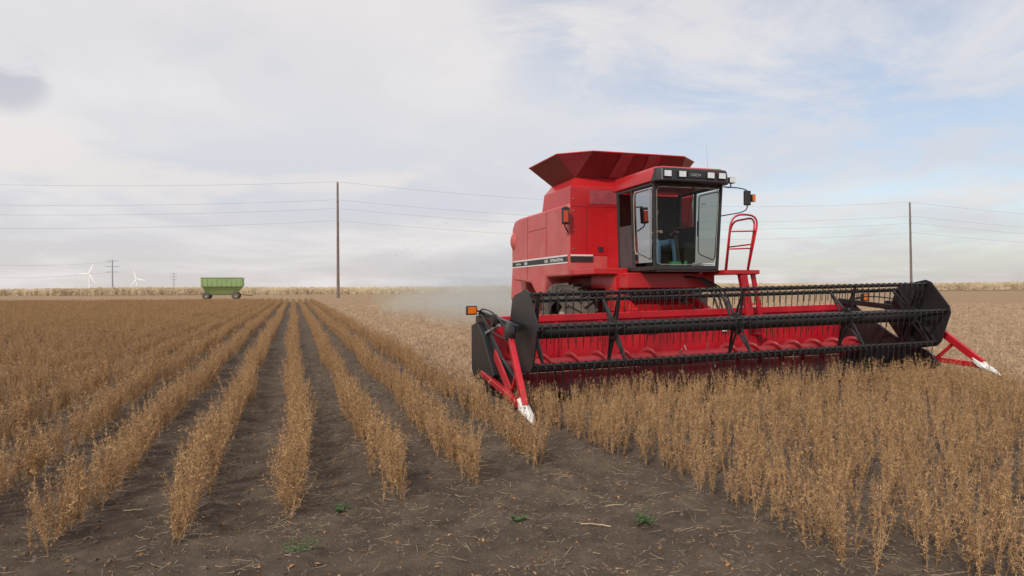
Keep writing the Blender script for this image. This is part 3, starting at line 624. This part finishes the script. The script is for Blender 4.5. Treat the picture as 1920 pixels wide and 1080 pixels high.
    lm=MB().box(s*4.17-.09,s*4.17+.09,-2.3,-2.22,1.35,1.5).build('header_marker_lamp',M['plast'],C,tf=hr,bevel=.015); MB().box(s*4.17-.07,s*4.17+.07,-2.312,-2.301,1.37,1.48).build('marker_lens',M['amber'],lm,tf=hr,bevel=.004)
MB().box(-.75,-.55,-1.965,-1.955,.9,1.02).build('warning_decal',M['white'],C,tf=hr)
MB().box(.9,1.0,-1.965,-1.955,.85,.97).build('warning_decal',M['white'],C,tf=hr)
# ---------------------------------------------------------------- driver
def person():
    J={}; E=[]
    def chain(par,items):
        for k,p,r in items:
            J[k]=(p,r,len(J))
            if par: E.append((J[par][2],J[k][2]))
            par=k
    chain(None,[('pel',(0,0,.1),.14),('sp1',(0,.0,.28),.135),('chest',(0,-.02,.46),.155),('neck',(0,-.04,.60),.06),('nk2',(0,-.06,.655),.058),('head',(0,-.075,.73),.092),('top',(0,-.06,.81),.085)])
    chain('head',[('nose',(0,-.178,.725),.018)])
    for s in (-1,1):
        n='L' if s<0 else 'R'
        chain('pel',[(n+'hip',(s*.10,-.08,.09),.10),(n+'kn',(s*.19,-.46,.13),.072),(n+'cf',(s*.19,-.52,-.08),.062),(n+'an',(s*.18,-.52,-.33),.042),(n+'ft',(s*.19,-.62,-.38),.042),(n+'toe',(s*.20,-.72,-.39),.034)])
        chain('chest',[(n+'sh',(s*.19,-.02,.51),.07),(n+'el',(s*.25,-.2,.27),.047),(n+'wr',(s*.19,-.50,.30),.03),(n+'pm',(s*.178,-.56,.305),.034)])
        for f,(dx,l) in enumerate(((-.027,.045),(-.009,.053),(.009,.05),(.026,.038))):
            b=(s*.178+dx,-.60,.308); chain(n+'pm',[(n+'f%d'%f,b,.011),(n+'g%d'%f,(b[0],b[1]-l*.5,b[2]-.012),.009),(n+'h%d'%f,(b[0],b[1]-l*.55,b[2]-.04),.008)])
        chain(n+'pm',[(n+'t',(s*.178-s*.03,-.57,.325),.012),(n+'t2',(s*.178-s*.045,-.595,.32),.009)])
    me=bpy.data.meshes.new('person'); ks=sorted(J.values(),key=lambda q:q[2]); me.from_pydata([k[0] for k in ks],E,[]); o=bpy.data.objects.new('person_tmp',me); COL.objects.link(o)
    o.modifiers.new('s','SKIN'); 
    for i,k in enumerate(ks): me.skin_vertices[0].data[i].radius=(k[1],k[1])
    me.skin_vertices[0].data[0].use_root=True
    q=o.modifiers.new('u','SUBSURF'); q.levels=2; q.render_levels=2
    bpy.context.view_layer.update(); m2=bpy.data.meshes.new_from_object(o.evaluated_get(bpy.context.evaluated_depsgraph_get())); bpy.data.objects.remove(o)
    m2.materials.clear()
    for k in ('skin','shirt','jean','boot'): m2.materials.append(M[k])
    for p in m2.polygons:
        c=p.center
        if c.z>.63: k=0
        elif c.z<-.31: k=3
        elif c.y<-.30 and c.z>.225: k=0
        elif c.z>.17 and not (c.y<-.3 and c.z<.22): k=1
        else: k=2
        p.material_index=k; p.use_smooth=True
    o=bpy.data.objects.new('person',m2); COL.objects.link(o); return o
pe=person(); pe.location=(CX-.10,CY-1.04,2.5); tag(pe,'driver in dark shirt and blue jeans seated at the wheel inside the glass cab','person')
q=sphere_mb((0,-.06,.80),.098,.11,.075); q.v=[(a,b_,max(c,.775)) for a,b_,c in q.v]; q.add([(-.07,-.14,.785),(.07,-.14,.785),(.055,-.235,.77),(-.055,-.235,.77)],[(0,1,2,3)]); q.build('cap',M['cap'],pe,smooth=True)
b=MB(); b.lathe([(0,.001),(0,.03),(.11,.03),(.13,.025),(.13,.001)],(0,0,0),14,ax='z'); o=b.build('drink_can',M['green'],smooth=40); o.location=(CX+.05,CY-1.98,2.1); tag(o,'green drink can on the cab floor behind the windshield','can')
b=MB(); 
for k in range(5): b.box(-.13+.01*k,.12-.012*k,-.06,.06,.004+k*.016,.016+k*.016,rot=Matrix.Rotation(.15*k,3,'Z'))
o=b.build('paper_stack',M['paper']); o.location=(CX+.33,CY-1.96,2.12); tag(o,'loose white papers lying on the cab floor beside the green drink can','papers')
b=MB(); r=random.Random(3); vs=[(math.cos(t)*.13*r.uniform(.7,1.2),math.sin(t)*.05*r.uniform(.7,1.2),z) for z in (0,.06,.10) for t in [k*PI/4 for k in range(8)]]
b.add(vs,[(k*8+i,k*8+(i+1)%8,k*8+8+(i+1)%8,k*8+8+i) for k in range(2) for i in range(8)]+[tuple(range(16,24))]); o=b.build('snack_wrapper',M['green']); o.location=(CX-.16,CY-1.97,2.12); tag(o,'crumpled green wrapper lying on the cab floor in front of the driver','wrapper')
# ---------------------------------------------------------------- grain cart
u,v=c2w(-542*122/1280,122); W=empty('grain_cart',(u,v,0),'pale green grain cart standing at the far edge of the crop on the left','grain cart',rz=-TH+.25); W.scale=(.90,.90,.93)
def frus(z0,x0,x1,y0,z1,X0,X1,Y1): 
    q=MB(); q.add([(x0,-y0,z0),(x1,-y0,z0),(x1,y0,z0),(x0,y0,z0),(X0,-Y1,z1),(X1,-Y1,z1),(X1,Y1,z1),(X0,Y1,z1)],[(0,1,5,4),(1,2,6,5),(2,3,7,6),(3,0,4,7),(0,3,2,1)]); return q
frus(2.45,-3.75,3.75,1.66,4.1,-3.75,3.75,1.7).build('hopper_side',M['cgreen'],W,solid=.06)
frus(1.0,-2.7,2.5,.8,2.43,-3.6,3.6,1.55).build('hopper_bottom',M['cgreen'],W,solid=.04)
for (y0,y1,z0,z1,xx) in ((-1.8,-1.68,4.05,4.17,3.85),(1.68,1.8,4.05,4.17,3.85),(-1.76,-1.66,2.36,2.46,3.8)): MB().box(-xx,xx,y0,y1,z0,z1).build('hopper_rail',M['cdark'] if z0<3 else M['cgreen'],W)
for x in np.linspace(-3.5,3.5,9): MB().box(x-.04,x+.04,-1.77,-1.71,2.5,4.04).build('hopper_rib',M['cgreen'],W)
q=MB(); q.box(-3.5,3.3,-.8,-.6,.8,1.0); q.box(-3.5,3.3,.6,.8,.8,1.0); 
for x in (-2.9,2.6): q.beam((x,-.7,.9),(x*1.15,-1.3,2.4),.14,.14); q.beam((x,.7,.9),(x*1.15,1.3,2.4),.14,.14); q.box(x-.12,x+.12,-1.2,1.2,.5,.82)
q.build('frame',M['cdark'],W)
MB().beam((3.3,0,.9),(5.6,0,.6),.14,.14).build('hitch',M['cdark'],W)
for x in (-2.9,2.5):
    for y in (-1.35,1.35):
        rm=MB().lathe([(-.2,.30),(-.05,.28),(0,.1),(0,.01)],(x,y,.7),20,ax='y').build('wheel',M['rimm'],W,smooth=30)
        MB().lathe([(-.25,.3),(-.28,.55),(-.22,.70),(.22,.70),(.28,.55),(.25,.3)],(x,y,.7),24,ax='y').build('tyre',M['rubber'],rm,smooth=40)
# ---------------------------------------------------------------- poles and wires
PA=c2w(-326*130/1280,130); PB=c2w(749*166/1280,166); HP=22.
AT=[.1,3.35,5.0,7.3]
def pole(loc,lean,label):
    t=empty('utility_pole',(*loc,0),label,'utility pole')
    MB().tube((0,0,0),(lean,0,HP),.30,12,.19).build('pole_shaft',M['wood'],t,smooth=40)
    for i,a in enumerate(AT):
        if i==0: MB().tube((lean,0,HP),(lean,0,HP+.25),.06,8).build('insulator',M['insul'],t)
        else: MB().tube((lean,-.15,HP-a-.15),(lean,-.65,HP-a),.07,8).build('insulator',M['insul'],t)
pole(PA,0,'tall bare wooden utility pole standing in the field left of the red machine')
pole(PB,-.4,'tall wooden utility pole on the far right beyond the header')
D=Vector((PB[0]-PA[0],PB[1]-PA[1],0)); PL=(PA[0]-D.x,PA[1]-D.y); PR=(PB[0]+D.x,PB[1]+D.y)
names=['topmost','second from top','third from top','lowest']
for i,a in enumerate(AT):
    pts=[]
    for (p,q_) in ((PL,PA),(PA,PB),(PB,PR)):
        for k in range(28):
            t=k/28; pts.append((p[0]+(q_[0]-p[0])*t,p[1]+(q_[1]-p[1])*t-(.6 if i else 0),HP-a+(.25 if i==0 else 0)-4*2.6*t*(1-t)))
    o=MB().sweep(pts,.026,4).build('power_line',M['wire']); tag(o,'thin power line strung between the two utility poles, '+names[i]+' of the four','power line')
def pylon(px,d,h,label):
    u,v=c2w((px-960)*d/1280,d); t=empty('distant_pylon',(u,v,0),label,'pylon',rz=-TH)
    MB().tube((0,0,0),(0,0,h),.55,8,.35).build('pylon_mast',M['pylon'],t)
    for z,w in ((h-1,4.2),(h-5,5.2),(h-9,4.2)): MB().box(-w,w,-.2,.2,z-.2,z+.2).build('cross_arm',M['pylon'],t)
    return u,v
u,v=pylon(211,500,24,'small grey pylon with three cross arms on the left horizon, right of the first turbine')
u2,v2=pylon(326,900,24,'tiny grey pylon on the horizon just left of the green cart')
ul,vl=c2w(-1500*260/1280,260)
for i,z in enumerate((22.5,15)):
    pts=[(ul+(u-ul)*k/24,vl+(v-vl)*k/24,z-4*6*(k/24)*(1-k/24)) for k in range(25)]; o=MB().sweep(pts,.07,4).build('power_line',M['wire']); tag(o,('upper' if i==0 else 'lower')+' faint power line running left from the small grey pylon','power line')
def turbine(px,d,hub,bl,a0,label):
    u,v=c2w((px-960)*d/1280,d); t=empty('wind_turbine',(u,v,0),label,'wind turbine',rz=-TH)
    MB().tube((0,0,0),(0,0,hub),3.4,12,2.2).build('tower',M['turb'],t,smooth=40); MB().box(-2.5,2.5,-5,6,hub-2,hub+3).build('nacelle',M['turb'],t,bevel=.5)
    for k in range(3):
        a=R(a0+120*k); d_=Vector((math.cos(a),0,math.sin(a))); e=Vector((-d_.z,0,d_.x)); c=Vector((0,-6,hub)); q=MB()
        q.add([c+e*2,c+d_*bl*.2+e*3.6,c+d_*bl+e*.8,c+d_*bl*.97-e*.8,c+d_*bl*.2-e*2.2,c-e*2],[(0,1,2,3,4,5)]); q.build('blade',M['turb'],t,solid=1.)
turbine(168,3000,76,52,62,'white wind turbine on the far left horizon, the larger of two')
turbine(257,3600,60,50,110,'smaller white wind turbine on the horizon between the two pylons')
# ---------------------------------------------------------------- dust behind the machine
def vol(name,c,rad,dens,col,label):
    b=sphere_mb((0,0,0),*rad,32,18); m=bpy.data.materials.new('dust_air'); m.use_nodes=True; nt=m.node_tree
    for n in list(nt.nodes): nt.nodes.remove(n)
    o=nt.nodes.new('ShaderNodeOutputMaterial'); s=nt.nodes.new('ShaderNodeVolumeScatter'); s.inputs['Color'].default_value=(*col,1); s.inputs['Density'].default_value=dens; s.inputs['Anisotropy'].default_value=.1; nt.links.new(s.outputs[0],o.inputs['Volume'])
    ob=b.build(name,m,smooth=True); ob.location=(*c,0); ob.rotation_euler=(0,0,-.1); tag(ob,label,'dust',kind='stuff')
DC=(1.,.80,.60)
a,b_=c2w(0,58); vol('dust_cloud',(a,b_),(12,24,5.6),.014,DC,'pale tan dust drifting across the cut field behind the machine')
a,b_=c2w(1.0,33); vol('dust_cloud',(a,b_),(5.2,10,3.8),.030,DC,'thicker tan dust hanging close behind the machine')
a,b_=c2w(-.8,46); vol('dust_cloud',(a,b_),(8.2,18,2.4),.026,DC,'low layer of tan dust rolling over the stubble behind the machine')
b=[]
for i in range(420):
    t=random.random(); d=20+14*random.random(); px=960-230*t-random.random()*20; py=570-(random.random()**1.3)*(190-60*t); x=(px-960)*d/1280; a,c=c2w(x,d); b.append((a,c,CAMH+(540-py)*d/1280))
b=np.array(b); n=len(b); scatter('flying_chaff',b,RN.rand(n,3)*6.28,np.repeat(RN.uniform(.4,1.1,n)[:,None],3,1),RN.randint(0,3,n),LP,'bits of chaff blown into the air behind the machine','chaff',[M['dleaf']])
# ---------------------------------------------------------------- sky and sun
w=bpy.data.worlds.new('World'); S.world=w; w.use_nodes=True; nt=w.node_tree; N=nt.nodes; L=nt.links
for n in list(N): N.remove(n)
out=N.new('ShaderNodeOutputWorld'); tc=N.new('ShaderNodeTexCoord'); sep=N.new('ShaderNodeSeparateXYZ'); L.new(tc.outputs['Generated'],sep.inputs[0])
def mt(op,a,b=None,c=None):
    n=N.new('ShaderNodeMath'); n.operation=op
    for i,q in enumerate((a,b,c)):
        if q is None: continue
        if isinstance(q,(int,float)): n.inputs[i].default_value=q
        else: L.new(q,n.inputs[i])
    return n.outputs[0]
def ss(v,a,b,o0=0,o1=1):
    n=N.new('ShaderNodeMapRange'); n.interpolation_type='SMOOTHSTEP'; n.inputs['From Min'].default_value=a; n.inputs['From Max'].default_value=b; n.inputs['To Min'].default_value=o0; n.inputs['To Max'].default_value=o1; L.new(v,n.inputs['Value']); return n.outputs[0]
zz=mt('ADD',mt('MAXIMUM',sep.outputs[2],0),.14)
div=N.new('ShaderNodeCombineXYZ'); L.new(mt('DIVIDE',sep.outputs[0],zz),div.inputs[0]); L.new(mt('DIVIDE',sep.outputs[1],zz),div.inputs[1])
def nz(s,d,r,off=(0,0,0),dist=0,src=None,scl=(1,1,1)):
    mp=N.new('ShaderNodeMapping'); mp.inputs['Location'].default_value=off; mp.inputs['Scale'].default_value=scl; L.new(src or div.outputs[0],mp.inputs[0])
    n=N.new('ShaderNodeTexNoise'); n.inputs['Scale'].default_value=s; n.inputs['Detail'].default_value=d; n.inputs['Roughness'].default_value=r; n.inputs['Distortion'].default_value=dist; L.new(mp.outputs[0],n.inputs[0]); return n.outputs['Fac']
def mixc(a,col,f):
    m=N.new('ShaderNodeMix'); m.data_type='RGBA'; L.new(a,m.inputs[6]); m.inputs[7].default_value=(*col,1); L.new(f,m.inputs[0]); return m.outputs[2]
def dirdot(px,py):
    Rv=Vector((CT,-ST,0)); Fv=Vector((ST,CT,0)); Dv=(Rv*(px-960)+Fv*1280+Vector((0,0,540-py))).normalized()
    dt=N.new('ShaderNodeVectorMath'); dt.operation='DOT_PRODUCT'; L.new(tc.outputs['Generated'],dt.inputs[0]); dt.inputs[1].default_value=Dv; return dt.outputs['Value']
rp=N.new('ShaderNodeValToRGB'); e=rp.color_ramp.elements
for _ in range(4): e.new(.5)
for i,(p,c) in enumerate(((0,(.66,.61,.59)),(.05,(.67,.65,.66)),(.12,(.66,.68,.74)),(.22,(.71,.72,.77)),(.36,(.77,.75,.77)),(.6,(.73,.73,.76)))): e[i].position=p; e[i].color=(*c,1)
L.new(sep.outputs[2],rp.inputs[0])
col=mixc(rp.outputs[0],(.86,.83,.82),ss(nz(.8,8,.55,(3,1,0),.3),.42,.68,0,.7))
col=mixc(col,(.62,.65,.72),ss(nz(1.7,8,.6,(7,4,0),.2),.55,.76,0,.4))
puff=nz(3.2,7,.5,(2.3,.4,.1),.2,tc.outputs['Generated'],(1,1,3.2))
band=mt('MULTIPLY',ss(sep.outputs[2],.06,.13),ss(sep.outputs[2],.24,.16))
col=mixc(col,(.86,.80,.77),mt('MULTIPLY',ss(puff,.50,.60,0,.6),band))
dk=mt('MULTIPLY',ss(dirdot(20,140),.9988,.9998),ss(nz(8,6,.5,(0,0,0),.3,tc.outputs['Generated'],(1,1,2.4)),.36,.52))
col=mixc(col,(.46,.49,.57),mt('MULTIPLY',dk,.6))
streak=nz(1.5,9,.64,(1,2,0),.5)
b1m=mt('MULTIPLY',ss(dirdot(1700,60),.86,.985),ss(streak,.38,.66,.10,.62))
b2m=mt('MULTIPLY',ss(dirdot(1190,-20),.97,.995),ss(streak,.40,.6,.0,.40))
b3m=mt('MULTIPLY',ss(dirdot(1850,380),.95,.995),ss(streak,.38,.6,.05,.25))
blue=mt('MINIMUM',mt('MAXIMUM',mt('MAXIMUM',b1m,b2m),b3m),1.)
sky=N.new('ShaderNodeTexSky'); sky.sky_type='NISHITA'; sky.sun_disc=False; sky.sun_elevation=R(42); sky.sun_rotation=R(226); sky.dust_density=1.5
b1=N.new('ShaderNodeBackground'); L.new(sky.outputs[0],b1.inputs[0]); b1.inputs[1].default_value=.15
b2=N.new('ShaderNodeBackground'); L.new(col,b2.inputs[0]); b2.inputs[1].default_value=1.0
ms=N.new('ShaderNodeMixShader'); L.new(blue,ms.inputs[0]); L.new(b2.outputs[0],ms.inputs[1]); L.new(b1.outputs[0],ms.inputs[2]); L.new(ms.outputs[0],out.inputs[0])
sl=bpy.data.lights.new('sun','SUN'); sl.energy=2.4; sl.angle=R(4); sl.color=(1,.94,.86); so=bpy.data.objects.new('sun',sl); COL.objects.link(so)
sd=Vector((-.62,-.60,.78)).normalized(); so.rotation_euler=sd.to_track_quat('Z','Y').to_euler()
# ---------------------------------------------------------------- camera
cam=bpy.data.cameras.new('camera'); cam.sensor_width=36; cam.lens=24; cam.clip_end=20000; co=bpy.data.objects.new('camera',cam); COL.objects.link(co)
co.matrix_world=Matrix.Translation((0,0,CAMH))@Matrix.Rotation(-TH,4,'Z')@Matrix.Rotation(R(90),4,'X')@Matrix.Rotation(R(-.3),4,'Z')
S.camera=co
S.view_settings.view_transform='Standard'; S.view_settings.look='None'; S.view_settings.exposure=0
